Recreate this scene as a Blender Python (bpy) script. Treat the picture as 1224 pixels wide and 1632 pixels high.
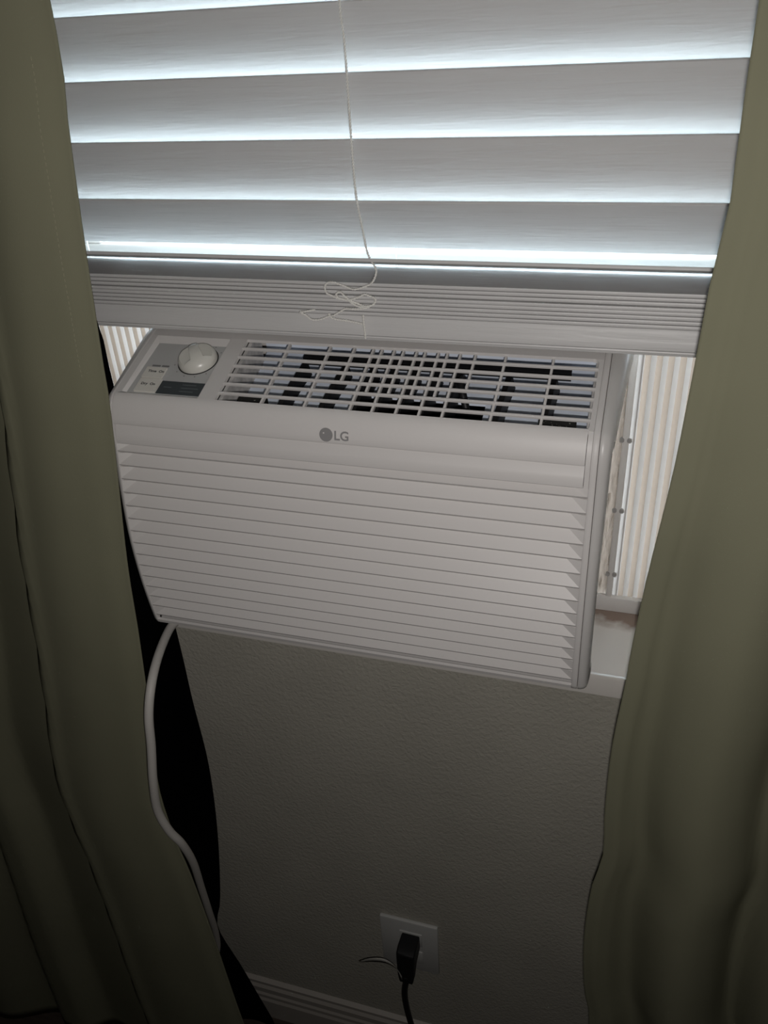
import bpy, bmesh, math, random
from mathutils import Vector, Matrix
random.seed(4)
for o in list(bpy.data.objects):
    bpy.data.objects.remove(o)
scene = bpy.context.scene
COL = scene.collection

# ------------------------------------------------------------------ camera
F_PX, YAW, PITCH, ROLL = 1334.1, 0.3247, 0.5603, -0.0656
CAM = Vector((0.4543, -0.6577, 0.5463))
_cy, _sy, _cp, _sp = math.cos(YAW), math.sin(YAW), math.cos(PITCH), math.sin(PITCH)
_f = Vector((-_sy * _cp, _cy * _cp, -_sp)); _r0 = Vector((_cy, _sy, 0)); _u0 = _r0.cross(_f)
_c, _s = math.cos(ROLL), math.sin(ROLL)
RV = _c * _r0 + _s * _u0; UV = -_s * _r0 + _c * _u0; FV = _f
cam_data = bpy.data.cameras.new('camera'); cam = bpy.data.objects.new('camera', cam_data)
COL.objects.link(cam)
cam_data.sensor_fit = 'VERTICAL'; cam_data.sensor_height = 36.0
cam_data.lens = F_PX / 1632 * 36.0
cam_data.clip_start = 0.01
cam.matrix_world = Matrix(((RV.x, UV.x, -FV.x, CAM.x), (RV.y, UV.y, -FV.y, CAM.y), (RV.z, UV.z, -FV.z, CAM.z), (0, 0, 0, 1)))
scene.camera = cam

# ------------------------------------------------------------------ world: overcast daylight
world = bpy.data.worlds.new('daylight'); scene.world = world; world.use_nodes = True
wbg = world.node_tree.nodes['Background']
wbg.inputs['Color'].default_value = (0.76, 0.89, 1.0, 1)
wbg.inputs['Strength'].default_value = 10.0

# ------------------------------------------------------------------ camera flash
fl = bpy.data.lights.new('camera_flash', 'SPOT'); flash = bpy.data.objects.new('camera_flash', fl)
COL.objects.link(flash)
flash.location = CAM + Vector((0.004, 0.0, -0.035))
fl.spot_size = math.radians(140); fl.spot_blend = 1.0
flash.rotation_euler = (FV + 0.10 * UV).to_track_quat('-Z', 'Y').to_euler()
fl.energy = 8.9; fl.color = (1.0, 0.955, 0.925); fl.shadow_soft_size = 0.006

vs = scene.view_settings
vs.view_transform = 'Standard'; vs.look = 'None'; vs.exposure = 0.0; vs.gamma = 1.0
vs.use_curve_mapping = False
scene.cycles.max_bounces = 10; scene.cycles.diffuse_bounces = 6; scene.cycles.transparent_max_bounces = 12


def at(px, py, Y):
    """photo pixel (1224x1632) -> point on the plane y = Y"""
    v = FV + (px - 612) / F_PX * RV - (py - 816) / F_PX * UV
    return CAM + v * ((Y - CAM.y) / v.y)


# ------------------------------------------------------------------ materials
def mat(name, col, rough=0.5, spec=0.5, noise=None, bump=None, coat=0, subsurf=0, transl=None):
    m = bpy.data.materials.new(name); m.use_nodes = True
    nt = m.node_tree; b = nt.nodes['Principled BSDF']
    b.inputs['Base Color'].default_value = (*col, 1); b.inputs['Roughness'].default_value = rough
    b.inputs['Specular IOR Level'].default_value = spec
    if coat: b.inputs['Coat Weight'].default_value = coat
    tc = nt.nodes.new('ShaderNodeTexCoord')
    if noise:
        sc, amt = noise[0], noise[1]; stretch = noise[2] if len(noise) > 2 else (1, 1, 1)
        mp = nt.nodes.new('ShaderNodeMapping'); mp.inputs['Scale'].default_value = stretch
        nt.links.new(tc.outputs['Object'], mp.inputs['Vector'])
        n = nt.nodes.new('ShaderNodeTexNoise'); n.inputs['Scale'].default_value = sc; n.inputs['Detail'].default_value = 4
        nt.links.new(mp.outputs['Vector'], n.inputs['Vector'])
        r = nt.nodes.new('ShaderNodeValToRGB')
        r.color_ramp.elements[0].position = 0.3; r.color_ramp.elements[1].position = 0.7
        r.color_ramp.elements[0].color = (*[c * (1 - amt) for c in col], 1)
        r.color_ramp.elements[1].color = (*[min(1, c * (1 + amt)) for c in col], 1)
        nt.links.new(n.outputs['Fac'], r.inputs['Fac']); nt.links.new(r.outputs['Color'], b.inputs['Base Color'])
    if bump:
        sc, st, dist = bump[0], bump[1], bump[2]; stretch = bump[3] if len(bump) > 3 else (1, 1, 1)
        mp = nt.nodes.new('ShaderNodeMapping'); mp.inputs['Scale'].default_value = stretch
        nt.links.new(tc.outputs['Object'], mp.inputs['Vector'])
        n = nt.nodes.new('ShaderNodeTexNoise'); n.inputs['Scale'].default_value = sc; n.inputs['Detail'].default_value = 3
        n.inputs['Distortion'].default_value = 0.6
        nt.links.new(mp.outputs['Vector'], n.inputs['Vector'])
        bp = nt.nodes.new('ShaderNodeBump'); bp.inputs['Strength'].default_value = st; bp.inputs['Distance'].default_value = dist
        nt.links.new(n.outputs['Fac'], bp.inputs['Height']); nt.links.new(bp.outputs['Normal'], b.inputs['Normal'])
    if transl:
        t = nt.nodes.new('ShaderNodeBsdfTranslucent'); t.inputs['Color'].default_value = (*transl[0], 1)
        mx = nt.nodes.new('ShaderNodeMixShader'); mx.inputs['Fac'].default_value = transl[1]
        out = nt.nodes['Material Output']
        nt.links.new(b.outputs[0], mx.inputs[1]); nt.links.new(t.outputs[0], mx.inputs[2]); nt.links.new(mx.outputs[0], out.inputs['Surface'])
    return m


M = {}
M['wall'] = mat('textured_wall_paint', (0.43, 0.412, 0.355), 0.7, 0.3, noise=(9, 0.05), bump=(190, 0.5, 0.0025))
M['room'] = mat('room_wall_paint', (0.30, 0.28, 0.25), 0.9, 0.1)
M['floor'] = mat('dark_floor', (0.06, 0.045, 0.035), 0.6, 0.3, noise=(14, 0.3, (1, 8, 1)))
M['ceil'] = mat('ceiling_paint', (0.4, 0.39, 0.37), 0.9, 0.1)
M['trim'] = mat('white_trim_paint', (0.42, 0.39, 0.35), 0.45, 0.4)
M['vinyl'] = mat('white_vinyl_frame', (0.72, 0.70, 0.68), 0.35, 0.5)
M['plastic'] = mat('white_appliance_plastic', (0.66, 0.64, 0.625), 0.44, 0.38)
M['plastic_side'] = mat('white_shell_plastic', (0.58, 0.565, 0.55), 0.36, 0.45)
M['panel'] = mat('grey_white_panel_plastic', (0.48, 0.48, 0.475), 0.5, 0.3)
M['knob'] = mat('warm_white_knob_plastic', (0.66, 0.65, 0.60), 0.3, 0.5)
M['sticker'] = mat('white_sticker_paper', (0.68, 0.66, 0.61), 0.7, 0.2)
M['ink'] = mat('black_ink', (0.03, 0.03, 0.03), 0.7, 0.1)
M['inkgrey'] = mat('grey_ink', (0.20, 0.20, 0.20), 0.7, 0.1)
M['inklight'] = mat('pale_ink', (0.12, 0.135, 0.14), 0.7, 0.1)
M['label'] = mat('dark_slate_label', (0.05, 0.06, 0.065), 0.5, 0.3)
M['logo'] = mat('grey_logo_print', (0.27, 0.265, 0.265), 0.5, 0.4)
M['black'] = mat('black_plastic', (0.008, 0.008, 0.009), 0.5, 0.3)
M['blackgloss'] = mat('black_gloss_plastic', (0.02, 0.02, 0.022), 0.18, 0.5)
M['cavity'] = mat('pale_blue_foam_liner', (0.66, 0.72, 0.82), 0.7, 0.2, noise=(60, 0.05))
M['cavside'] = mat('grey_foam_liner', (0.45, 0.44, 0.43), 0.7, 0.2, noise=(90, 0.25))
M['metal'] = mat('painted_cabinet_steel', (0.55, 0.53, 0.50), 0.35, 0.5)
M['blacksheet'] = mat('matte_black', (0.0025, 0.0025, 0.003), 1.0, 0.0)
M['cord'] = mat('white_cord_rubber', (0.50, 0.48, 0.45), 0.5, 0.4)
M['string'] = mat('white_braided_string', (0.80, 0.79, 0.75), 0.5, 0.4)
M['plate'] = mat('white_outlet_plastic', (0.50, 0.50, 0.48), 0.4, 0.4)
M['tag'] = mat('paper_tag', (0.45, 0.44, 0.40), 0.7, 0.2)
M['rod'] = mat('dark_rod_metal', (0.05, 0.045, 0.04), 0.4, 0.5)
M['steel'] = mat('dull_rivet_metal', (0.35, 0.34, 0.33), 0.4, 0.5)
M['slat'] = mat('white_faux_wood', (0.60, 0.595, 0.59), 0.42, 0.35, bump=(16, 0.22, 0.002, (1, 14, 14)), noise=(12, 0.02, (1, 12, 12)))
M['pleat_white'] = mat('white_pleat_vinyl', (0.62, 0.62, 0.62), 0.5, 0.3, transl=((0.200, 0.176, 0.158), 0.62))
M['pleat_beige'] = mat('beige_pleat_vinyl', (0.50, 0.44, 0.37), 0.5, 0.3, transl=((0.138, 0.106, 0.082), 0.62))
M['seal'] = mat('crinkled_seal_film', (0.55, 0.50, 0.43), 0.25, 0.5, bump=(45, 0.8, 0.01, (3, 1, 0.35)), transl=((0.135, 0.106, 0.086), 0.55))
M['curtain'] = mat('olive_green_cloth', (0.195, 0.193, 0.130), 0.85, 0.15, noise=(7, 0.05), bump=(1500, 0.25, 0.0004))
M['stitch'] = mat('pale_green_thread', (0.30, 0.29, 0.20), 0.7, 0.2)

# black speckled foam
m = mat('black_speckled_foam', (0.01, 0.01, 0.01), 0.7, 0.3); nt = m.node_tree
n = nt.nodes.new('ShaderNodeTexNoise'); n.inputs['Scale'].default_value = 420; n.inputs['Detail'].default_value = 2
tc = nt.nodes.new('ShaderNodeTexCoord'); nt.links.new(tc.outputs['Object'], n.inputs['Vector'])
r = nt.nodes.new('ShaderNodeValToRGB'); r.color_ramp.elements[0].position = 0.66; r.color_ramp.elements[1].position = 0.74
r.color_ramp.elements[0].color = (0.012, 0.012, 0.011, 1); r.color_ramp.elements[1].color = (0.4, 0.38, 0.34, 1)
nt.links.new(n.outputs['Fac'], r.inputs['Fac']); nt.links.new(r.outputs['Color'], nt.nodes['Principled BSDF'].inputs['Base Color'])
M['foam'] = m

# window glass
m = bpy.data.materials.new('window_glass'); m.use_nodes = True; nt = m.node_tree
nt.nodes.remove(nt.nodes['Principled BSDF'])
tr = nt.nodes.new('ShaderNodeBsdfTransparent'); gl = nt.nodes.new('ShaderNodeBsdfGlossy'); gl.inputs['Roughness'].default_value = 0.02
mx = nt.nodes.new('ShaderNodeMixShader'); mx.inputs['Fac'].default_value = 0.08
tr.inputs['Color'].default_value = (0.95, 0.98, 0.98, 1)
nt.links.new(tr.outputs[0], mx.inputs[1]); nt.links.new(gl.outputs[0], mx.inputs[2]); nt.links.new(mx.outputs[0], nt.nodes['Material Output'].inputs['Surface'])
M['glass'] = m

# sill paint with brown water stain at the back and a dark nick
m = mat('glossy_sill_paint', (0.60, 0.57, 0.54), 0.22, 0.5, coat=0.3); nt = m.node_tree; bs = nt.nodes['Principled BSDF']
tc = nt.nodes.new('ShaderNodeTexCoord')
n = nt.nodes.new('ShaderNodeTexNoise'); n.inputs['Scale'].default_value = 38; n.inputs['Detail'].default_value = 3
nt.links.new(tc.outputs['Object'], n.inputs['Vector'])
sx = nt.nodes.new('ShaderNodeSeparateXYZ'); nt.links.new(tc.outputs['Object'], sx.inputs[0])
mr = nt.nodes.new('ShaderNodeMapRange'); mr.inputs['From Min'].default_value = 0.03; mr.inputs['From Max'].default_value = 0.085
nt.links.new(sx.outputs['Y'], mr.inputs['Value'])
ml = nt.nodes.new('ShaderNodeMath'); ml.operation = 'MULTIPLY'
nt.links.new(mr.outputs[0], ml.inputs[0]); nt.links.new(n.outputs['Fac'], ml.inputs[1])
r = nt.nodes.new('ShaderNodeValToRGB'); r.color_ramp.elements[0].position = 0.24; r.color_ramp.elements[1].position = 0.46
r.color_ramp.elements[0].color = (0.68, 0.65, 0.61, 1); r.color_ramp.elements[1].color = (0.27, 0.20, 0.16, 1)
nt.links.new(ml.outputs[0], r.inputs['Fac']); nt.links.new(r.outputs['Color'], bs.inputs['Base Color'])
M['sill'] = m


# ------------------------------------------------------------------ builders
def link(name, me, mats, parent=None, smooth=False, angle=None):
    if not isinstance(mats, (list, tuple)): mats = [mats]
    for k in mats: me.materials.append(M[k])
    if smooth:
        for p in me.polygons: p.use_smooth = True
        if angle is not None: me.set_sharp_from_angle(angle=math.radians(angle))
    o = bpy.data.objects.new(name, me); COL.objects.link(o)
    if parent:
        o.parent = parent
        if parent.type == 'EMPTY': o.matrix_parent_inverse = Matrix.Translation(-parent.location)
    return o


def mesh(name, V, Fc, mats, parent=None, smooth=False, angle=40, fmat=None, fix=True):
    me = bpy.data.meshes.new(name); me.from_pydata([tuple(v) for v in V], [], Fc)
    if fmat:
        for p, i in zip(me.polygons, fmat): p.material_index = i
    if fix:
        bm = bmesh.new(); bm.from_mesh(me); bmesh.ops.recalc_face_normals(bm, faces=bm.faces[:]); bm.to_mesh(me); bm.free()
    return link(name, me, mats, parent, smooth, angle)


def bm_box(bm, x0, x1, y0, y1, z0, z1, bev=0.0, seg=2):
    t = bmesh.new()
    bmesh.ops.create_cube(t, size=1)
    for v in t.verts:
        v.co = Vector((x0 + (v.co.x + .5) * (x1 - x0), y0 + (v.co.y + .5) * (y1 - y0), z0 + (v.co.z + .5) * (z1 - z0)))
    if bev: bmesh.ops.bevel(t, geom=t.edges[:], offset=bev, segments=seg, profile=0.5, affect='EDGES')
    me = bpy.data.meshes.new('t'); t.to_mesh(me); t.free(); bm.from_mesh(me); bpy.data.meshes.remove(me)


def boxes(name, bl, mats, parent=None, bev=0.0, smooth=False):
    bm = bmesh.new()
    for b in bl: bm_box(bm, *b, bev=bev)
    me = bpy.data.meshes.new(name); bm.to_mesh(me); bm.free()
    return link(name, me, mats, parent, smooth or bev > 0, 40)


def extrude_x(name, prof, x0, x1, mats, parent=None, smooth=True, angle=35):
    """closed (y,z) polygon extruded along x"""
    n = len(prof)
    V = [(x0, p[0], p[1]) for p in prof] + [(x1, p[0], p[1]) for p in prof]
    Fc = [(i, (i + 1) % n, n + (i + 1) % n, n + i) for i in range(n)] + [tuple(range(n))[::-1], tuple(range(n, 2 * n))]
    return mesh(name, V, Fc, mats, parent, smooth, angle)


def catmull(P, sub=8):
    P = [Vector(p) for p in P]; out = []
    for i in range(len(P) - 1):
        a = P[i - 1] if i else P[0] * 2 - P[1]; b = P[i]; c = P[i + 1]; d = P[i + 2] if i + 2 < len(P) else P[-1] * 2 - P[-2]
        for k in range(sub):
            t = k / sub
            out.append(0.5 * ((2 * b) + (c - a) * t + (2 * a - 5 * b + 4 * c - d) * t * t + (3 * b - a - 3 * c + d) * t ** 3))
    out.append(P[-1]); return out


def tube(name, P, r, mats, parent=None, sub=8, n=10, flat=1.0, radii=None):
    pts = catmull(P, sub) if sub > 1 else [Vector(p) for p in P]
    V = []; Fc = []; up = Vector((0, -1, 0.001)); N = len(pts)
    for i, p in enumerate(pts):
        t = (pts[min(i + 1, N - 1)] - pts[max(i - 1, 0)]).normalized()
        a = up - t * up.dot(t)
        if a.length < 1e-4: a = Vector((1, 0, 0)) - t * t.x
        a.normalize(); b = t.cross(a); up = a
        rr = r if radii is None else radii(i / (N - 1))
        for k in range(n):
            q = 2 * math.pi * k / n
            V.append(p + a * (rr * flat * math.cos(q)) + b * (rr * math.sin(q)))
    for i in range(N - 1):
        for k in range(n):
            Fc.append((i * n + k, i * n + (k + 1) % n, (i + 1) * n + (k + 1) % n, (i + 1) * n + k))
    Fc.append(tuple(range(n))[::-1]); Fc.append(tuple(range((N - 1) * n, N * n)))
    return mesh(name, V, Fc, mats, parent, True, 60)


def empty(name, loc):
    e = bpy.data.objects.new(name, None); e.location = loc; e.empty_display_size = 0.05; COL.objects.link(e); return e


def tag(o, label, cat=None, group=None, kind=None):
    if label: o['label'] = label
    if cat: o['category'] = cat
    if group: o['group'] = group
    if kind: o['kind'] = kind
    return o


def struct(o, label=None):
    o['kind'] = 'structure'
    if label: o['label'] = label
    return o


def interp(tab, z):
    if z <= tab[0][0]: return tab[0][1]
    for (a, fa), (b, fb) in zip(tab, tab[1:]):
        if z <= b:
            t = (z - a) / (b - a); return fa + (fb - fa) * t
    return tab[-1][1]


def spl(tab, sub=12):
    """dense smooth version of a small (z, value) table"""
    P = catmull([(a, b, 0) for a, b in tab], sub)
    return [(p.x, p.y) for p in P]


# ================================================================== THE SETTING
ZF = -0.935                                     # floor level
WX0, WX1, WZ0, WZ1 = -0.14, 0.58, -0.066, 1.25  # window opening
RX0, RX1, RY0, ZC = -1.7, 2.3, -3.0, 1.55
w = boxes('wall_back', [(RX0 - .15, WX0, 0, .15, ZF - .1, ZC), (WX1, RX1 + .15, 0, .15, ZF - .1, ZC), (WX0, WX1, 0, .15, ZF - .1, WZ0), (WX0, WX1, 0, .15, WZ1, ZC)], 'wall')
struct(w, 'grey textured wall under and around the window')
struct(boxes('wall_left', [(RX0 - .15, RX0, RY0, 0, ZF - .1, ZC)], 'room'), 'plain side wall of the dark room')
struct(boxes('wall_right', [(RX1, RX1 + .15, RY0, 0, ZF - .1, ZC)], 'room'), 'plain side wall of the dark room')
struct(boxes('wall_front', [(RX0 - .15, RX1 + .15, RY0 - .15, RY0, ZF - .1, ZC)], 'room'), 'plain wall facing the window')
struct(boxes('floor', [(RX0 - .15, RX1 + .15, RY0 - .15, 0, ZF - .1, ZF)], 'floor'), 'dark floor at the foot of the wall')
struct(boxes('ceiling', [(RX0 - .15, RX1 + .15, RY0 - .15, .15, ZC, ZC + .1)], 'ceil'), 'plain ceiling of the dark room')
bprof = [(0, ZF), (-.015, ZF), (-.015, -.885), (-.0125, -.880), (-.0125, -.872), (-.010, -.868), (-.010, -.856), (-.0065, -.851), (-.0065, -.844), (0, -.840)]
struct(extrude_x('baseboard_back', bprof, RX0, RX1, 'trim', angle=20), 'off-white moulded baseboard along the foot of the grey wall')

# sill
sp = [(-.02, -.0655), (-.02, -.044), (-.0185, -.0408), (-.015, -.0395), (.15, -.0395), (.15, -.0655)]
struct(extrude_x('trim_1', sp, WX0 - .03 + .0301, WX1 - .0001, 'sill', angle=30), 'glossy off-white window sill with a brown water stain')
# window unit
win = struct(empty('window_1', (0.22, .12, -.0395)), 'white vinyl window with its lower sash raised above the air conditioner')
boxes('window_frame', [(WX0 + .0005, WX0 + .012, .086, .146, -.0394, WZ1 - .001), (WX1 - .012, WX1 - .0005, .086, .146, -.0394, WZ1 - .001), (WX0 + .012, WX1 - .012, .086, .146, WZ1 - .03, WZ1 - .001), (WX0 + .012, WX1 - .012, .083, .0895, -.0394, -.021), (WX0 + .012, WX1 - .012, .0895, .146, -.0394, -.0285)], 'vinyl', win, bev=.001)
sash = boxes('sash', [(WX0 + .013, WX1 - .013, .106, .136, .290, .335), (WX0 + .013, WX0 + .045, .106, .136, .335, 1.19), (WX1 - .045, WX1 - .013, .106, .136, .335, 1.19), (WX0 + .013, WX1 - .013, .106, .136, 1.19, WZ1 - .031)], 'vinyl', win, bev=.002)
boxes('pane', [(WX0 + .045, WX1 - .045, .119, .123, .335, 1.19)], 'glass', sash)

# ================================================================== AIR CONDITIONER
AC = empty('window_air_conditioner', (0.221, 0.05, -.003))
tag(AC, 'white window air conditioner with louvered front and slanted top grille under the blind', 'air conditioner')
ZTAB = spl([(-.003, -.084), (.03, -.0885), (.065, -.0915), (.11, -.092), (.155, -.0875), (.20, -.0805), (.2265, -.0785)])


def PY(z): return interp(ZTAB, z)


SL = 0.33


def TZ(y): return 0.249 + SL * (y + .068)     # slanted top plane


def path_front(z0, z1, n=14):
    return [(PY(z0 + (z1 - z0) * i / n), z0 + (z1 - z0) * i / n) for i in range(n + 1)]


ROLLP = [(-.0768, .2345), (-.0738, .2415), (-.0695, .2470), (-.0655, TZ(-.0655))]
TOPP = [(-.045, TZ(-.045)), (-.02, TZ(-.02)), (.0, TZ(0)), (.0135, TZ(.0135)), (.028, .2788), (.045, .2805), (.060, .2808)]
FULL = [(-.067, -.003), (-.076, -.003), (-.081, -.0028), (-.0836, -.0012)] + path_front(.003, .2265, 18) + ROLLP + TOPP


def normals(P):
    out = []
    for i in range(len(P)):
        a = P[max(i - 1, 0)]; b = P[min(i + 1, len(P) - 1)]
        t = Vector((b[0] - a[0], b[1] - a[1])).normalized(); out.append((-t.y, t.x))
    return out


def loft(name, P, stations, mats, parent, angle=60):
    """stations (x, inset, flare): inset along the inward normal"""
    N = normals(P); V = []; Fc = []; m_ = len(stations)
    for (p, nn) in zip(P, N):
        for (x, ins, fl_) in stations:
            V.append((x + fl_ * (p[0] + .086) / .1, p[0] - nn[0] * ins, p[1] - nn[1] * ins))
    for i in range(len(P) - 1):
        for j in range(m_ - 1):
            Fc.append((i * m_ + j, i * m_ + j + 1, (i + 1) * m_ + j + 1, (i + 1) * m_ + j))
    return mesh(name, V, Fc, mats, parent, True, angle)


XL, XR = .0062, .4285
# side shells with rounded corners (left one merges with its frame strip)
loft('side_shell', FULL, [(.4340, .012, 0), (.4340, .0004, 0), (.4344, 0, 0), (.4372, .0002, .001), (.4398, .0013, .003), (.4416, .0033, .0045), (.4426, .0062, .005), (.4430, .0105, .0055), (.4430, .022, .0055)], 'plastic_side', AC)
loft('side_shell', FULL, [(XL, .012, 0), (XL, .0004, 0), (XL - .0004, 0, 0), (.0045, .0002, -.001), (.0022, .0013, -.003), (.0004, .0033, -.0045), (-.0006, .0062, -.005), (-.0010, .0105, -.0055), (-.0010, .022, -.0055)], 'plastic_side', AC)
# right frame strip beside louvers / grille
LOW = [p for p in FULL if p[1] < .207 and p[0] < -.07]
UPP = [p for p in FULL if p[1] >= .2065]
loft('front_frame', FULL, [(XR, .012, 0), (XR, .0003, 0), (XR + .0003, 0, 0), (.4332, 0, 0), (.4335, .0003, 0), (.4335, .012, 0)], 'plastic', AC)


def plate(name, P, x0, x1, th, mats, parent, angle=35):
    N = normals(P)
    prof = [(p[0], p[1]) for p in P] + [(p[0] - n_[0] * th, p[1] - n_[1] * th) for p, n_ in reversed(list(zip(P, N)))]
    return extrude_x(name, prof, x0, x1, mats, parent, True, angle)


BOT = [p for p in FULL if p[1] < .008][0:]
plate('bottom_strip', BOT, XL + .0001, XR - .0001, .003, 'plastic', AC)
# grille surround on the slanted top
GY0, GY1, GX0, GX1 = -.0665, .0135, .106, .4245


def sl(y0, y1, n=4): return [(y0 + (y1 - y0) * i / n, TZ(y0 + (y1 - y0) * i / n)) for i in range(n + 1)]


plate('top_cover', [(.0135, TZ(.0135)), (.028, .2788), (.045, .2805), (.060, .2808)], XL + .0001, XR - .0001, .003, 'plastic', AC)
plate('top_divider', sl(GY0, GY1), .0895, GX0, .0035, 'plastic', AC)
plate('grille_side_strip', sl(GY0, GY1), GX1, XR - .0001, .0035, 'plastic', AC)

# curved band with the logo
band = [(GY0 + .0015, TZ(GY0 + .0015) - .0035), (GY0 + .0015, TZ(GY0 + .0015) + .0006), (-.0668, .2499), (-.0690, .2486), (-.0716, .2457), (-.0742, .2418), (-.0764, .2370), (-.0782, .2318), (-.0792, .2268), (-.0790, .2258), (-.0770, .2252), (-.0762, .2240), (-.0772, .2205), (-.0790, .2165), (-.0800, .2140), (-.0804, .2090), (-.0804, .2070), (-.0796, .2062), (-.066, .2062), (-.064, .2300)]
bandobj = extrude_x('front_band', band, XL + .0018, .4242, 'plastic', AC, True, 28)
plate('band_end', path_front(.2054, .2265, 6) + ROLLP, .4246, XR - .0001, .003, 'plastic', AC)


def text_mesh(name, s, size, origin, ux, uy, mats, parent, off=0.0, shear=0, bold=0.0, spacing=1.0):
    cu = bpy.data.curves.new(name, 'FONT'); cu.body = s; cu.size = size; cu.extrude = 0.0001; cu.offset = bold; cu.space_character = spacing
    t = bpy.data.objects.new(name, cu); COL.objects.link(t)
    dg = bpy.context.evaluated_depsgraph_get(); me = bpy.data.meshes.new_from_object(t.evaluated_get(dg))
    bpy.data.objects.remove(t)
    ux = Vector(ux).normalized(); uy = Vector(uy); uy = (uy - ux * uy.dot(ux)).normalized(); uz = ux.cross(uy); origin = Vector(origin)
    for v in me.vertices: v.co = origin + ux * v.co.x + uy * v.co.y + uz * (v.co.z + off)
    me.materials.clear()
    o = link(name, me, mats, parent); return o


def disc(name, c, r, ux, uy, h, mats, parent, n=32, r2=0.0):
    ux = Vector(ux).normalized(); uy = Vector(uy).normalized(); uz = ux.cross(uy); c = Vector(c); V = []; Fc = []
    for k in range(n):
        q = 2 * math.pi * k / n; d = ux * math.cos(q) + uy * math.sin(q)
        V += [c + d * r, c + d * r + uz * h] + ([c + d * r2, c + d * r2 + uz * h] if r2 else [])
    s = 4 if r2 else 2
    for k in range(n):
        a, b = k * s, ((k + 1) % n) * s
        Fc.append((a, b, b + 1, a + 1))
        if r2: Fc += [(a + 1, b + 1, b + 3, a + 3), (a + 2, a + 3, b + 3, b + 2), (a, a + 2, b + 2, b)]
    if not r2: Fc += [tuple(k * s + 1 for k in range(n)), tuple(k * s for k in range(n))[::-1]]
    return mesh(name, V, Fc, mats, parent, True, 40)


tb = Vector((0, .0028, .0118))
lc = Vector((.2127, -.0779, .2328))
lg = disc('logo_disc', lc, .0059, (1, 0, 0), tb, .0003, 'logo', bandobj)
disc('logo_dot', lc + Vector((-.0018, -.0005, .0018)), .0007, (1, 0, 0), tb, .0002, 'plastic', lg, 12)
text_mesh('logo_letters', 'LG', .0110, lc + Vector((.0072, .0007, -.0034)) + Vector((0, -.0016, 0)), (1, 0, 0), tb, 'logo', bandobj, bold=.0002, off=.0011)

# louvers
NL = 15
ZL = [.1962 - .01345 * k for k in range(NL)]
for k in range(NL):
    zb = ZL[k]; zt = ZL[k - 1] if k else .2056
    Yb, Yt = PY(zb), PY(zt); rc = .0062; w_ = .0135
    P0 = (Yt + rc, zt - .0008); P1 = (Yb + .0001, zb + .0032); P2 = (Yb + .0011, zb + .0014); P3 = (Yb + .0028, zb + .0001); P4 = (Yb + rc + .004, zb + .0002)
    V = []
    for (xa, ins) in ((XL, 1), (XR, -1)):
        V += [(xa + ins * w_, *P0), (xa, *P1), (xa, *P2), (xa, *P3), (xa, *P4), (xa, Yt + .0008, zt), (xa, Yt + rc, zt)]
    Fc = [(0, 1, 8, 7), (1, 2, 9, 8), (2, 3, 10, 9), (3, 4, 11, 10), (0, 5, 1), (7, 8, 12), (0, 6, 5), (7, 12, 13)]
    mesh('louver', V, Fc, 'plastic', AC, True, 25, fix=False)
boxes('gap_darkener', [(XL, XR, -.071, -.069, .002, .205)], 'black', AC)  # black plane added so the gap above the louvers reads dark

# top grille
for i in range(6):
    t = (i + 1) / 7; y = GY0 + (GY1 - GY0) * t
    d = Vector((0, 1, SL)).normalized(); nz = Vector((0, -SL, 1)).normalized(); c = Vector((0, y, TZ(y)))
    pr = []
    for (a, b) in ((-.0011, -.0002), (-.0008, .0004), (.0008, .0004), (.0011, -.0002), (.0008, -.0024), (-.0008, -.0024)):
        q = c + d * a + nz * b; pr.append((q.y, q.z))
    extrude_x('grille_bar', pr, GX0 - .0003, GX1 + .0003, 'plastic', AC, True, 30)


def rib(x, y0, y1):
    nz = Vector((0, -SL, 1)).normalized(); V = []
    for y in (y0, y1):
        for (dx, b) in ((-.0010, -.0016), (.0010, -.0016), (.0008, -.0052), (-.0008, -.0052)):
            V.append(Vector((x + dx, y, TZ(y))) + nz * b)
    Fc = [(0, 1, 2, 3), (7, 6, 5, 4), (0, 4, 5, 1), (1, 5, 6, 2), (2, 6, 7, 3), (3, 7, 4, 0)]
    mesh('grille_rib', V, Fc, 'plastic', AC)


for x in (.1485, .1882, .2289, .2483, .2687, .2883, .3077, .3472, .3872): rib(x, GY0, GY1)
for x, y0 in ((.2111, -.029), (.2370, -.040), (.2567, -.040), (.2765, -.040), (.2963, -.040), (.3210, -.028)): rib(x, y0, GY1)

# rounded inner corners of the grille opening
for (cx_, cy_, sx_, sy_) in ((GX1, GY1, -1, -1), (GX1, GY0, -1, 1)):
    R_ = .005; pts = [(cx_, cy_)]
    for k in range(7):
        q = math.pi / 2 * k / 6
        pts.append((cx_ + sx_ * R_ * (1 - math.sin(q)), cy_ + sy_ * R_ * (1 - math.cos(q))))
    V = [(a, b, TZ(b) + .0001) for a, b in pts] + [(a, b, TZ(b) - .003) for a, b in pts]; n_ = len(pts)
    mesh('grille_corner', V, [tuple(range(n_)), tuple(range(n_, 2 * n_))[::-1]] + [(i, (i + 1) % n_, n_ + (i + 1) % n_, n_ + i) for i in range(n_)], 'plastic', AC)


# discharge cavity under the grille
def dz(y, d): return TZ(y) - d


def slab(name, x0, x1, y0, y1, d0, d1, mats, parent):
    V = [(x, y, dz(y, d)) for x in (x0, x1) for y in (y0, y1) for d in (d0, d1)]
    Fc = [(0, 1, 3, 2), (4, 6, 7, 5), (0, 2, 6, 4), (1, 5, 7, 3), (0, 4, 5, 1), (2, 3, 7, 6)]
    return mesh(name, V, Fc, mats, parent)


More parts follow.
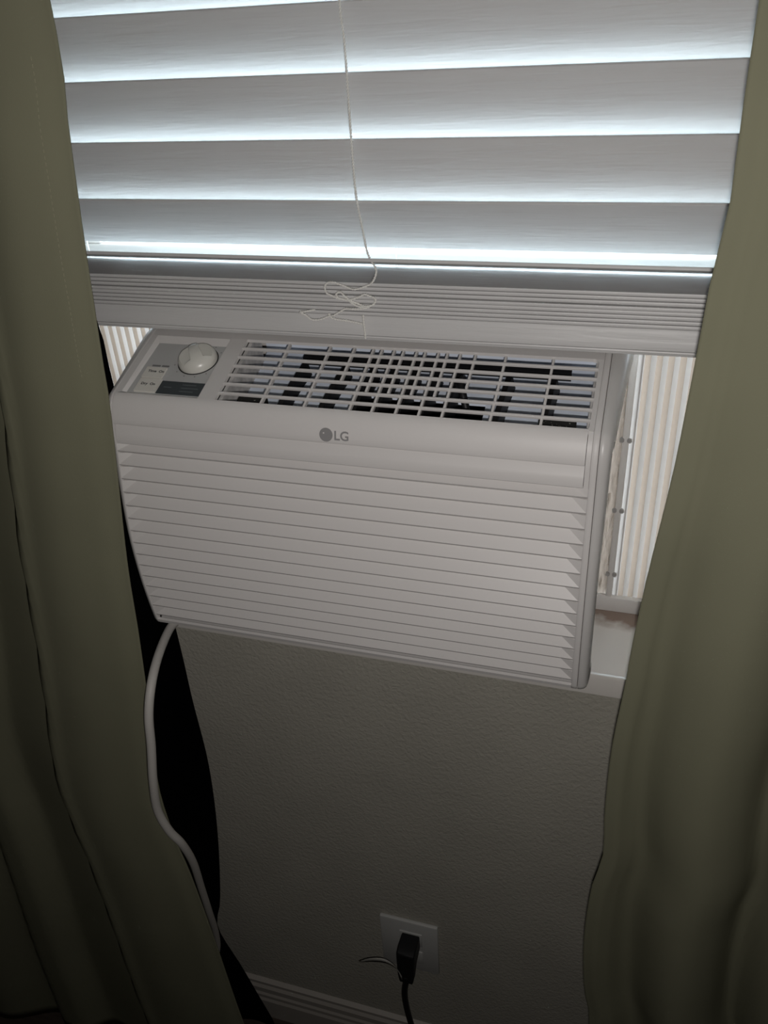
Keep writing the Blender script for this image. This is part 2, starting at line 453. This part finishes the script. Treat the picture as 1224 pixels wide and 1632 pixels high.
slab('discharge_tray', .108, .2150, -.063, .052, .036, .038, 'cavity', AC)
slab('discharge_tray', .3330, .4225, -.063, .052, .036, .038, 'cavity', AC)
slab('blower_shade_slab', .2150, .3330, -.063, .016, .052, .054, 'black', AC)  # solid black slab, painting the dark inside of the blower outlet
slab('blower_lip', .2150, .3330, -.002, .052, .036, .038, 'cavity', AC)
slab('cavity_front', .1065, .424, -.0635, -.0615, .006, .060, 'cavside', AC)
slab('cavity_back', .1065, .424, .050, .052, .012, .060, 'cavity', AC)
slab('cavity_side', .1065, .110, -.0615, .034, .0045, .060, 'cavside', AC)
slab('cavity_side', .4222, .424, -.0615, .034, .0045, .060, 'cavside', AC)


def vane(x, dx):
    V = []; Fc = []
    ys = [-.040, -.026, -.012, .004, .020]; hs = [.004, .0062, .0075, .0075, .006]
    for y, h in zip(ys, hs):
        xx = x + dx * ((y + .040) / .060) ** 1.6
        for (o_, d) in ((-.0024, .024), (.0024, .024), (.0024, .024 + 2 * h), (-.0024, .024 + 2 * h)):
            V.append((xx + o_ + (.003 if d > .025 else 0), y, dz(y, d)))
    for i in range(len(ys) - 1):
        for k in range(4): Fc.append((i * 4 + k, i * 4 + (k + 1) % 4, i * 4 + 4 + (k + 1) % 4, i * 4 + 4 + k))
    Fc += [(0, 1, 2, 3), tuple(range((len(ys) - 1) * 4, len(ys) * 4))[::-1]]
    mesh('air_vane', V, Fc, 'black', AC)


for x, dx in ((.153, .006), (.192, .007), (.222, .004), (.242, .003), (.262, .003), (.282, .003), (.302, .003), (.3465, .003), (.3860, .002)):
    vane(x, dx)
slab('vane_linkage', .157, .402, .0195, .0250, .019, .026, 'black', AC)
slab('foam_block', .1165, .1430, -.061, -.036, .016, .034, 'foam', AC)
slab('foam_block', .3830, .4130, -.061, -.036, .016, .034, 'foam', AC)
tube('vane_lever', [(.313, -.004, dz(-.004, .012)), (.3135, -.014, dz(-.014, .010)), (.317, -.021, dz(-.021, .014)), (.321, -.026, dz(-.026, .024))], .0032, 'black', AC, 5, 8)
tube('blower_hub', [(.318, -.043, dz(-.043, .032)), (.326, -.043, dz(-.043, .030)), (.336, -.042, dz(-.042, .031)), (.3435, -.041, dz(-.041, .033))], .007, 'blackgloss', AC, 5, 14, radii=lambda t: .0045 + .0035 * math.sin(math.pi * min(1, t + .15)))

# control panel
PX0, PX1, PYa, PYb = .0132, .0893, -.0655, .0120
nz = Vector((0, -SL, 1)).normalized(); dy = Vector((0, 1, SL)).normalized()


def pp(x, y, h=0.0): return Vector((x, y, TZ(y))) + nz * h


def pslab(name, x0, x1, y0, y1, h0, h1, mats, parent, skew=0.0):
    V = [pp(x, y, h) for x in (x0, x1) for y in (y0, y1) for h in (h0, h1)]
    Fc = [(0, 1, 3, 2), (4, 6, 7, 5), (0, 2, 6, 4), (1, 5, 7, 3), (0, 4, 5, 1), (2, 3, 7, 6)]
    return mesh(name, V, Fc, mats, parent)


panel = pslab('control_panel', XL + .0002, PX1, -.0660, .0134, -.0055, -.0028, 'panel', AC)
# raised rim round the panel: back lip with slope, left lip, front lip
def rim(name, quad_out, quad_in, parent):
    V = [pp(*q) for q in quad_out] + [pp(*q) for q in quad_in]
    mesh(name, V, [(0, 1, 3, 2), (0, 2, 6, 4) if False else (2, 3, 5, 4)] if len(V) == 6 else [(0, 1, 3, 2)], 'plastic', parent)


RIM = [((XL, -.0655, 0), (XL, .0135, 0)), ((.0128, -.0625, 0), (.0128, .0122, 0)), ((.0155, -.0605, -.0028), (.0170, .0085, -.0028))]
V = [pp(*q) for pair in RIM for q in pair]
mesh('panel_rim', V, [(0, 1, 3, 2), (2, 3, 5, 4)], 'plastic', panel, fix=False)
V = [pp(XL, .0136, 0), pp(.0896, .0136, 0), pp(.0128, .0122, .0002), pp(.0894, .0122, .0002), pp(.0170, .0050, -.0028), pp(.0878, .0050, -.0028)]
mesh('panel_rim', V, [(0, 1, 3, 2), (2, 3, 5, 4)], 'plastic', panel, fix=False)
V = [pp(XL, -.0668, 0), pp(.0896, -.0668, 0), pp(.0128, -.0640, -.0002), pp(.0894, -.0640, -.0002), pp(.0155, -.0605, -.0028), pp(.0890, -.0605, -.0028)]
mesh('panel_rim', V, [(0, 1, 3, 2), (2, 3, 5, 4)], 'plastic', panel, fix=False)

# dial
KC = (.0675, -.0155); KB = -.0028


def kp(u, v, h): return pp(KC[0], KC[1], KB) + Vector((1, 0, 0)) * u + dy * v + nz * h


ring = disc('dial_shadow_ring', kp(0, 0, 0), .0193, (1, 0, 0), dy, .0004, 'ink', panel, 40, .0178)  # black ring painting the shadow line round the knob's foot
ang = math.radians(124); gu = Vector((math.cos(ang), math.sin(ang))); gv = Vector((-math.sin(ang), math.cos(ang)))


def knob_h(u, v):
    r_ = min(1, math.hypot(u, v) / .0183); dome = .0022 + .0112 * math.sqrt(max(0, 1 - r_ ** 2.0))
    a = u * gv.x + v * gv.y; b = u * gu.x + v * gu.y       # across / along the grip (b < 0 is the front)
    hw = .0050 - .10 * b
    pocket = .0062 + .16 * (abs(a) - hw)
    t = max(0, min(1, (abs(a) - hw) / .0003)) * max(0, min(1, (b + .0095) / .0003))
    return dome + (min(dome, pocket) - dome) * t


V = []; Fc = []; NR, NA = 60, 160
for i in range(NR + 1):
    for k in range(NA):
        r_ = .0183 * i / NR; q = 2 * math.pi * k / NA; u, v = r_ * math.cos(q), r_ * math.sin(q)
        V.append(kp(u, v, knob_h(u, v)))
for k in range(NA): V.append(kp(.0183 * math.cos(2 * math.pi * k / NA), .0183 * math.sin(2 * math.pi * k / NA), .0003))
for i in range(NR + 1):
    for k in range(NA): Fc.append((i * NA + k, i * NA + (k + 1) % NA, (i + 1) * NA + (k + 1) % NA, (i + 1) * NA + k))
knob = mesh('dial_knob', V, Fc, 'knob', panel, True, 22, fix=False)
for k in range(9):
    q = math.radians(200 + 28 * k); c = kp(.0222 * math.cos(q), .0222 * math.sin(q), .00005)
    if c.x < PX1 - .002: disc('dial_mark', c, .0006, (1, 0, 0), dy, .0001, 'inkgrey', panel, 10)

# stickers, dark label and print
for (y0, y1, x0, x1, s) in ((-.0415, -.0285, .0215, .0420, 'Time  On'), (-.0592, -.0430, .0222, .0440, 'Dry  On')):
    st = pslab('paper_sticker', x0, x1, y0, y1, -.0028, -.0012, 'sticker', panel)
    text_mesh('sticker_text', s, .0042, pp(x0 + .0035, (y0 + y1) / 2 - .0002, -.00115), (1, 0, 0), dy, 'ink', st, bold=.00006)
pslab('print_bar', .0245, .0330, -.0262, -.0243, -.0028, -.0026, 'inkgrey', panel)
pslab('print_bar', .0345, .0420, -.0262, -.0243, -.0028, -.0026, 'inkgrey', panel)
lab = pslab('dark_label', .0445, .0880, -.0595, -.0440, -.0028, -.0022, 'label', panel)
for (x0, x1, yc) in ((.049, .057, -.0515), (.0665, .080, -.0475), (.0665, .0835, -.0515), (.0665, .080, -.0555)):
    pslab('label_print', x0, x1, yc - .0005, yc + .0005, -.0022, -.00212, 'inklight', lab)

# metal cabinet
boxes('cabinet', [(.006, .437, .056, .26, -.0195, .2795)], 'metal', AC, bev=.002)
boxes('cabinet_floor', [(.0066, .4344, -.066, .056, -.0025, .0005)], 'metal', AC)
for xx in (.4345, .0045): boxes('cabinet_side', [(xx, xx + .002, -.064, .056, -.0025, .235)], 'metal', AC)
# power cord
cordP = [at(300, 965, -.050), at(286, 985, -.058), at(270, 1003, -.075), at(252, 1046, -.118), at(241, 1092, -.150), at(237, 1140, -.166), at(241, 1190, -.172), at(244, 1245, -.176), at(251, 1290, -.174), at(269, 1323, -.170), at(290, 1345, -.162), at(308, 1375, -.145), at(321, 1415, -.122), at(334, 1455, -.098), at(344, 1487, -.075), at(346, 1515, -.062), at(335, 1550, -.062), at(320, 1590, -.065)]
tube('power_cord', cordP, .0046, 'cord', AC, 8, 12)

# ------------------------------------------------------------------ pleated side panels
def pleats(x0, x1, sgn, label):
    e = empty('accordion_panel', ((x0 + x1) / 2, .094, -.028)); tag(e, label, 'side panel')
    z0, z1 = -.0283, .278; per = .0102; V = []; Fc = []; fm = []; xs = []; i = 0
    x = x0
    lo, hi = min(x0, x1), max(x0, x1)
    k = 0; pts = []
    while True:
        xx = lo + k * per / 4
        if xx > hi: break
        y = .0945 + .0030 * math.sin(2 * math.pi * k / 4) * 1.0
        pts.append((xx, y)); k += 1
    for (xx, y) in pts: V += [(xx, y, z0), (xx, y, z1)]
    for i in range(len(pts) - 1):
        Fc.append((2 * i, 2 * i + 2, 2 * i + 3, 2 * i + 1)); fm.append(1 if (i % 4) in ((1, 2) if sgn > 0 else (2, 3)) else 0)  # facets alternate between the white and the beige tint
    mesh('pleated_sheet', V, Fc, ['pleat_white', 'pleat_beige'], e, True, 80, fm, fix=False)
    return e


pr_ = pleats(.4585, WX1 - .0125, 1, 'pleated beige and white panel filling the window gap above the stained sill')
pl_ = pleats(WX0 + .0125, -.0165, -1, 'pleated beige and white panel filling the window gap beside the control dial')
# channels and seal strips
for (e, x0, s) in ((pr_, .4375, 1), (pl_, .0055, -1)):
    xs = sorted((x0 + s * .0111, x0 + s * .0175)); boxes('channel', [(xs[0], xs[1], .0835, .0995, -.0208, .262)], 'vinyl', e, bev=.0012)
    xs = sorted((x0 + s * .0176, x0 + s * .0212)); mesh('channel_lip', [(xs[0] - .0012, .0925, -.0284), (xs[1] + .0012, .0925, -.0284), (xs[1] + .0012, .0925, .255), (xs[0] - .0012, .0925, .255)], [(0, 1, 2, 3)], 'pleat_white', e)
    xs = sorted((x0 + s * .0006, x0 + s * .0112)); V = []; Fc = []; n_ = 30
    for i in range(n_ + 1):
        for j in range(5):
            V.append((xs[0] + (xs[1] - xs[0]) * j / 4, .094 + .0022 * math.sin(i * 1.7 + j * 1.9) + .0016 * math.sin(i * .6 - j * 2.7), -.0283 + .278 * i / n_))
    for i in range(n_):
        for j in range(4): Fc.append((i * 5 + j, i * 5 + j + 1, i * 5 + j + 6, i * 5 + j + 5))
    mesh('seal_strip', V, Fc, 'seal', e, True, 80)
    for z in (.168, .089, .010):
        for xx in (x0 + s * .0108, x0 + s * .0178): disc('rivet', (xx, .0838, z), .0023, (1, 0, 0), (0, 0, 1), .0025, 'steel', e, 12)

# ================================================================== BLIND
BX0, BX1 = -.135, .575
BL = empty('venetian_blind', (.22, .03, .2842))
tag(BL, 'white faux-wood venetian blind hanging over the window, its lower slats stacked on the bottom rail', 'blind')
SW, ST = .0535, .0029
cs = []
for (a, b) in ((-SW / 2, -.0006), (-SW / 2 + .0005, -ST / 2), (SW / 2 - .0005, -ST / 2), (SW / 2, -.0006), (SW / 2, .0006), (SW / 2 - .0005, ST / 2), (-SW / 2 + .0005, ST / 2), (-SW / 2, .0006)): cs.append((a, b))
n_ = len(cs); V = [(BX0, *p) for p in cs] + [(BX1, *p) for p in cs]
slat_me = None


def slat(yc, zc, phi, i):
    """phi: angle of the slat's plane above horizontal, front (room side) edge up"""
    global slat_me
    if slat_me is None:
        Fc = [(k, (k + 1) % n_, n_ + (k + 1) % n_, n_ + k) for k in range(n_)] + [tuple(range(n_))[::-1], tuple(range(n_, 2 * n_))]
        o = mesh('slat', V, Fc, 'slat', BL, True, 35); slat_me = o.data
    else:
        o = bpy.data.objects.new('slat', slat_me); COL.objects.link(o); o.parent = BL
        o.matrix_parent_inverse = Matrix.Translation(-BL.location)
    o.location = (random.uniform(-.0006, .0006), yc, zc); o.rotation_euler = (-phi, 0, 0)
    return o


TOPZ = [.3985, .4455, .4922]
while TOPZ[-1] < 1.13: TOPZ.append(TOPZ[-1] + .0467)
for i, zt in enumerate(TOPZ):
    ph = math.radians(56 if i == 0 else 70.5)
    slat(.0185 + SW / 2 * math.cos(ph), zt - SW / 2 * math.sin(ph), ph, i)
slat(.0312, .3461, math.radians(18.3), 20)
zz = .3072
for i in range(8):
    slat(.0305 + random.uniform(-.0018, .0018), zz + ST / 2, math.radians(random.uniform(-.5, .5)), 30 + i); zz += .0036
brail = [(.0055, .2850), (.0050, .2868), (.0046, .2875), (.0050, .2885), (.0032, .2900), (.0030, .2925), (.0040, .2960), (.0055, .3020), (.0060, .3052), (.0068, .3062), (.054, .3062), (.056, .304), (.056, .287), (.054, .2848), (.0068, .2844)]
extrude_x('bottom_rail', brail, BX0, BX1, 'slat', BL, True, 40)
boxes('head_rail', [(BX0, BX1, .006, .056, 1.165, 1.215)], 'slat', BL, bev=.002)
for x in (-.075, .2405, .512):
    tube('ladder_string', [(x, .0575, .287), (x, .0575, .6), (x, .0575, 1.166)], .0007, 'string', BL, 2, 6)
# lift cord down the front with its tangle on the rail
Yc = .0155; Ys = .0010
up_ = [at(px, py, Yc) for px, py in ((541, -420), (541, -120), (541, 0), (548, 60), (552, 110), (556, 170), (559.5, 220), (565, 290), (569, 322), (577, 362), (586, 404))]
Z6 = lambda a, b: at(460 + a / 6.8, 420 + b / 6.8, Ys)
tg = [(935, 40), (948, 110), (925, 175), (870, 230), (790, 262), (720, 272), (640, 262), (560, 225), (490, 195), (420, 208), (395, 255), (425, 318), (480, 358), (570, 380), (660, 388), (750, 368), (820, 332), (890, 348), (938, 395), (915, 445), (840, 455), (760, 440), (680, 405), (620, 350), (560, 310), (520, 330), (560, 372), (640, 400), (700, 432), (780, 462), (880, 466), (800, 488), (700, 486), (620, 490), (560, 520), (500, 552), (430, 575), (350, 603), (265, 600), (190, 565), (125, 524), (190, 512), (290, 502)]
cordpts = up_ + [Z6(a, b) + Vector((0, -.0012 * ((i % 3) - 0.5), 0)) for i, (a, b) in enumerate(tg)]


def twisted(name, P, parent):
    pts = catmull(P, 10); D = [0.0]
    for p, q in zip(pts, pts[1:]): D.append(D[-1] + (q - p).length)
    step = .0005; res = []; j = 0; d = 0.0
    while d < D[-1]:
        while D[j + 1] < d: j += 1
        t = (d - D[j]) / max(1e-9, D[j + 1] - D[j]); res.append(pts[j].lerp(pts[j + 1], t)); d += step
    V = []; Fc = []; n_s = 6; up = Vector((0, -1, .001)); fr = []
    for i, p in enumerate(res):
        t = (res[min(i + 1, len(res) - 1)] - res[max(i - 1, 0)]).normalized()
        a_ = (up - t * up.dot(t)); a_ = a_.normalized() if a_.length > 1e-4 else up
        up = a_; fr.append((p, a_, t.cross(a_)))
    for st in (0, math.pi):
        base = len(V)
        for i, (p, a_, b_) in enumerate(fr):
            q = 2 * math.pi * i * step / .0048 + st; c = p + (a_ * math.cos(q) + b_ * math.sin(q)) * .00052
            for k in range(n_s):
                w_ = 2 * math.pi * k / n_s; V.append(c + a_ * (.00058 * math.cos(w_)) + b_ * (.00058 * math.sin(w_)))
        for i in range(len(fr) - 1):
            for k in range(n_s): Fc.append((base + i * n_s + k, base + i * n_s + (k + 1) % n_s, base + (i + 1) * n_s + (k + 1) % n_s, base + (i + 1) * n_s + k))
    return mesh(name, V, Fc, 'string', parent, True, 80, fix=False)


twisted('lift_cord', cordpts, BL)
twisted('lift_cord', [Z6(435, 540), Z6(470, 590), Z6(560, 610), Z6(650, 622), Z6(740, 640), Z6(800, 655)], BL)
twisted('lift_cord', [Z6(806, 560), Z6(812, 640), Z6(825, 740), Z6(831, 815)], BL)

# ================================================================== CURTAINS
def curtain(name, edge, Ye, s_dir, foldfn, width, label, z0=-.930, z1=1.30, nu=90, nv=90, mt='curtain', cat='curtain'):
    E_ = spl(edge); V = []; Fc = []
    for j in range(nv + 1):
        z = z0 + (z1 - z0) * j / nv; xe = interp(E_, z)
        for i in range(nu + 1):
            s = width * (i / nu) ** 1.25
            x, y = foldfn(s, z)
            V.append((xe + s_dir * x, Ye + y, z))
    for j in range(nv):
        for i in range(nu): Fc.append((j * (nu + 1) + i, j * (nu + 1) + i + 1, (j + 1) * (nu + 1) + i + 1, (j + 1) * (nu + 1) + i))
    e = empty(name, (interp(E_, z0) + s_dir * width / 2, Ye, z0)); tag(e, label, cat)
    o = mesh('cloth', V, Fc, mt, e, True, 80, fix=False)
    md = o.modifiers.new('thickness', 'SOLIDIFY'); md.thickness = .0012; md.offset = 0
    return e, E_


def sstep(t):
    t = max(0.0, min(1.0, t)); return t * t * (3 - 2 * t)


def foldL(s, z):
    w = max(.06, .105 + .075 * (.24 - z))           # where the first valley lies
    g = max(0, min(1, (.6 - z) / .9)); p = s / w
    y = -.010 * math.exp(-((p - .55) / .35) ** 2) - .004 * math.exp(-((p - .92) / .07) ** 2)
    y += (.016 + .014 * g) * sstep((p - .93) / .12) + .016 * sstep((p - 1.05) / .7)
    y -= (.012 + .016 * g) * sstep((p - 1.62) / .25) - (.012 + .006 * g) * sstep((p - 2.05) / .12)
    y -= .034 * sstep((p - 2.15) / .5)
    y += .006 * math.exp(-(s / .012) ** 2)
    return s, y


def foldR(s, z):
    v1 = interp([(-.9, .06), (-.3, .044), (-.07, .030), (.07, .025), (.24, .020), (.55, .018), (1.3, .018)], z)
    g = max(0, min(1, (.35 - z) / .75)); a = .0015 + .020 * g
    y = .004 - .004 * sstep(s / .015) + .0016 * sstep((s - .0145) / .0012) - .0016 * sstep((s - .017) / .006)
    y += a * math.exp(-((s - v1) / (.30 * v1 + .006)) ** 2)
    c2 = v1 + .050; y -= (.012 + .6 * a) * math.exp(-((s - c2) / .032) ** 2)
    y += (.010 + .9 * a) * math.exp(-((s - v1 - .104) / .016) ** 2)
    y -= (.006 + a) * math.exp(-((s - v1 - .150) / .03) ** 2)
    y += .012 * math.sin((s - .22) * 28) if s > .22 else 0
    return s, y


edgeL = [(z, x) for (px, py) in ((390, 1632), (343, 1497), (305, 1393), (282, 1340), (254, 1254), (238, 1125), (222, 1010), (203, 890), (178, 660), (163, 565), (152, 490), (138, 400), (112, 215), (81, 0)) for (x, _y, z) in [tuple(at(px, py, -.135))]]
edgeL = [(-.93, edgeL[0][1] + .02)] + edgeL + [(.8, edgeL[-1][1] - .0), (1.3, edgeL[-1][1] - .01)]
cl, EL = curtain('curtain', edgeL, -.141, -1, foldL, .62, 'olive green curtain panel overlapping the dial side of the air conditioner')
edgeR = [(z, x) for (px, py) in ((938, 1632), (930, 1580), (930, 1500), (942, 1420), (960, 1370), (963, 1300), (974, 1200), (995, 1100), (1008, 1030), (1032, 920), (1072, 760), (1108, 580), (1135, 440), (1160, 345), (1170, 280), (1195, 100), (1211, 0)) for (x, _y, z) in [tuple(at(px, py, -.135))]]
edgeR = [(-.93, edgeR[0][1] + .02), (-.7, edgeR[0][1] + .012)] + edgeR + [(.8, edgeR[-1][1]), (1.3, edgeR[-1][1] + .01)]
cr, ER = curtain('curtain', edgeR, -.135, 1, foldR, .55, 'olive green curtain panel overlapping the sill beyond the bare corner of the grille')
# hem stitches
for (e, E_, sd, ye, fn, s0, za, zb) in ((cl, EL, -1, -.141, foldL, .016, .30, .52),):
    V = []; Fc = []; z = za
    while z < zb:
        b = len(V)
        for zz_ in (z, z + .0024):
            x, y = fn(s0, zz_)
            for dx in (-.00035, .00035): V.append((interp(E_, zz_) + sd * (x + dx), ye + y - .0009, zz_))
        Fc.append((b, b + 1, b + 3, b + 2)); z += .0042
    o = mesh('hem_stitching', V, Fc, 'stitch', e)
    o['kind'] = 'stuff'
# matte black sheet with a shaped edge, behind the left curtain
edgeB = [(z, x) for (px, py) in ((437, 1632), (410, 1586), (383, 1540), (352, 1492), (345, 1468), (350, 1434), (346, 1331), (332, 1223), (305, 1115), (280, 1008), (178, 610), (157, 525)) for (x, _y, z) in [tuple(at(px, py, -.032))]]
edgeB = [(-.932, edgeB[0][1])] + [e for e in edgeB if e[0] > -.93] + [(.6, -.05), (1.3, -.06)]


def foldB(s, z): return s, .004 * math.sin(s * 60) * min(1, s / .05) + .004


curtain('black_sheet', edgeB, -.0345, -1, foldB, .36, 'black sheet hanging behind the green curtain, against the wall by the power cord', mt='blacksheet', nu=50)
rod = tube('curtain_rod', [(-1.0, -.138, 1.31), (.22, -.138, 1.31), (1.4, -.138, 1.31)], .011, 'rod', None, 3, 12)
tag(rod, 'dark metal rod carrying the green curtains', 'curtain rod')

# ================================================================== OUTLET AND PLUG
ox0, ox1, oz0, oz1 = .188, .273, -.683, -.567
O = empty('wall_outlet', ((ox0 + ox1) / 2, 0, oz0)); tag(O, 'white wall outlet with cover plate on the grey wall above the baseboard', 'outlet')
boxes('cover_plate', [(ox0, ox1, -.0065, -.0002, oz0, oz1)], 'plate', O, bev=.0025)
xc = .2335
for zc in (-.6035, -.6465):
    rc_ = boxes('receptacle', [(xc - .0165, xc + .0165, -.0082, -.0060, zc - .0145, zc + .0145)], 'plate', O, bev=.001)
    boxes('slot', [(xc - .0075, xc - .0055, -.0084, -.0080, zc - .004, zc + .005)], 'black', rc_)
    boxes('slot', [(xc + .0055, xc + .0075, -.0084, -.0080, zc - .004, zc + .005)], 'black', rc_)
disc('screw', (xc, -.0065, -.625), .003, (1, 0, 0), (0, 0, 1), .0008, 'plate', O, 14)
PL = empty('power_plug', (.236, -.03, -.665)); tag(PL, 'black power plug and black cord pushed into the wall outlet', 'plug')
pts = [(.2225, -.0085, -.588), (.2495, -.0085, -.588), (.2500, -.0085, -.620), (.2200, -.0085, -.620)]
V = []
for (y, z0_, z1_, hw) in ((-.0086, -.617, -.590, .0130), (-.030, -.622, -.588, .0132), (-.041, -.640, -.592, .0128), (-.044, -.655, -.605, .0105)):
    V += [(.2345 - hw, y, z0_), (.2345 + hw, y, z0_), (.2345 + hw, y, z1_), (.2345 - hw, y, z1_)]
Fc = [(0, 1, 2, 3), (15, 14, 13, 12)]
for i in range(3):
    for k in range(4): Fc.append((i * 4 + k, i * 4 + 4 + k, i * 4 + 4 + (k + 1) % 4, i * 4 + (k + 1) % 4))
b_ = mesh('plug_body', V, Fc, 'black', PL, True, 30)
md = b_.modifiers.new('round', 'BEVEL'); md.width = .003; md.segments = 2; md.limit_method = 'ANGLE'
boxes('prong', [(xc - .007, xc - .006, -.012, -.0078, -.606, -.600), (xc + .006, xc + .007, -.012, -.0078, -.606, -.600)], 'steel', PL)
pc = [(.2340, -.038, -.640), at(649, 1556, -.036), at(645, 1580, -.034), at(648, 1605, -.032), at(658, 1640, -.030), at(672, 1672, -.032), at(690, 1700, -.05)]
tube('plug_cord', pc, .0042, 'black', PL, 6, 10, radii=lambda t: .0075 - .003 * min(1, t * 4))
# curled paper tag looped on the plug's cord
V = []; Fc = []; N_ = 12
tp = [at(572, 1532, -.050), at(590, 1527, -.055), at(612, 1528, -.055), at(630, 1540, -.050), at(641, 1562, -.044)]
tp = catmull(tp, 4)
for i, p in enumerate(tp):
    t = i / (len(tp) - 1); wdt = .004 + .010 * math.sin(math.pi * t) ** .8
    V += [p, p + Vector((.002, .012 * 0.2, -wdt))]
for i in range(len(tp) - 1): Fc.append((2 * i, 2 * i + 2, 2 * i + 3, 2 * i + 1))
t_ = mesh('paper_tag', V, Fc, 'tag', PL, True, 80, fix=False)
md = t_.modifiers.new('thickness', 'SOLIDIFY'); md.thickness = .0006
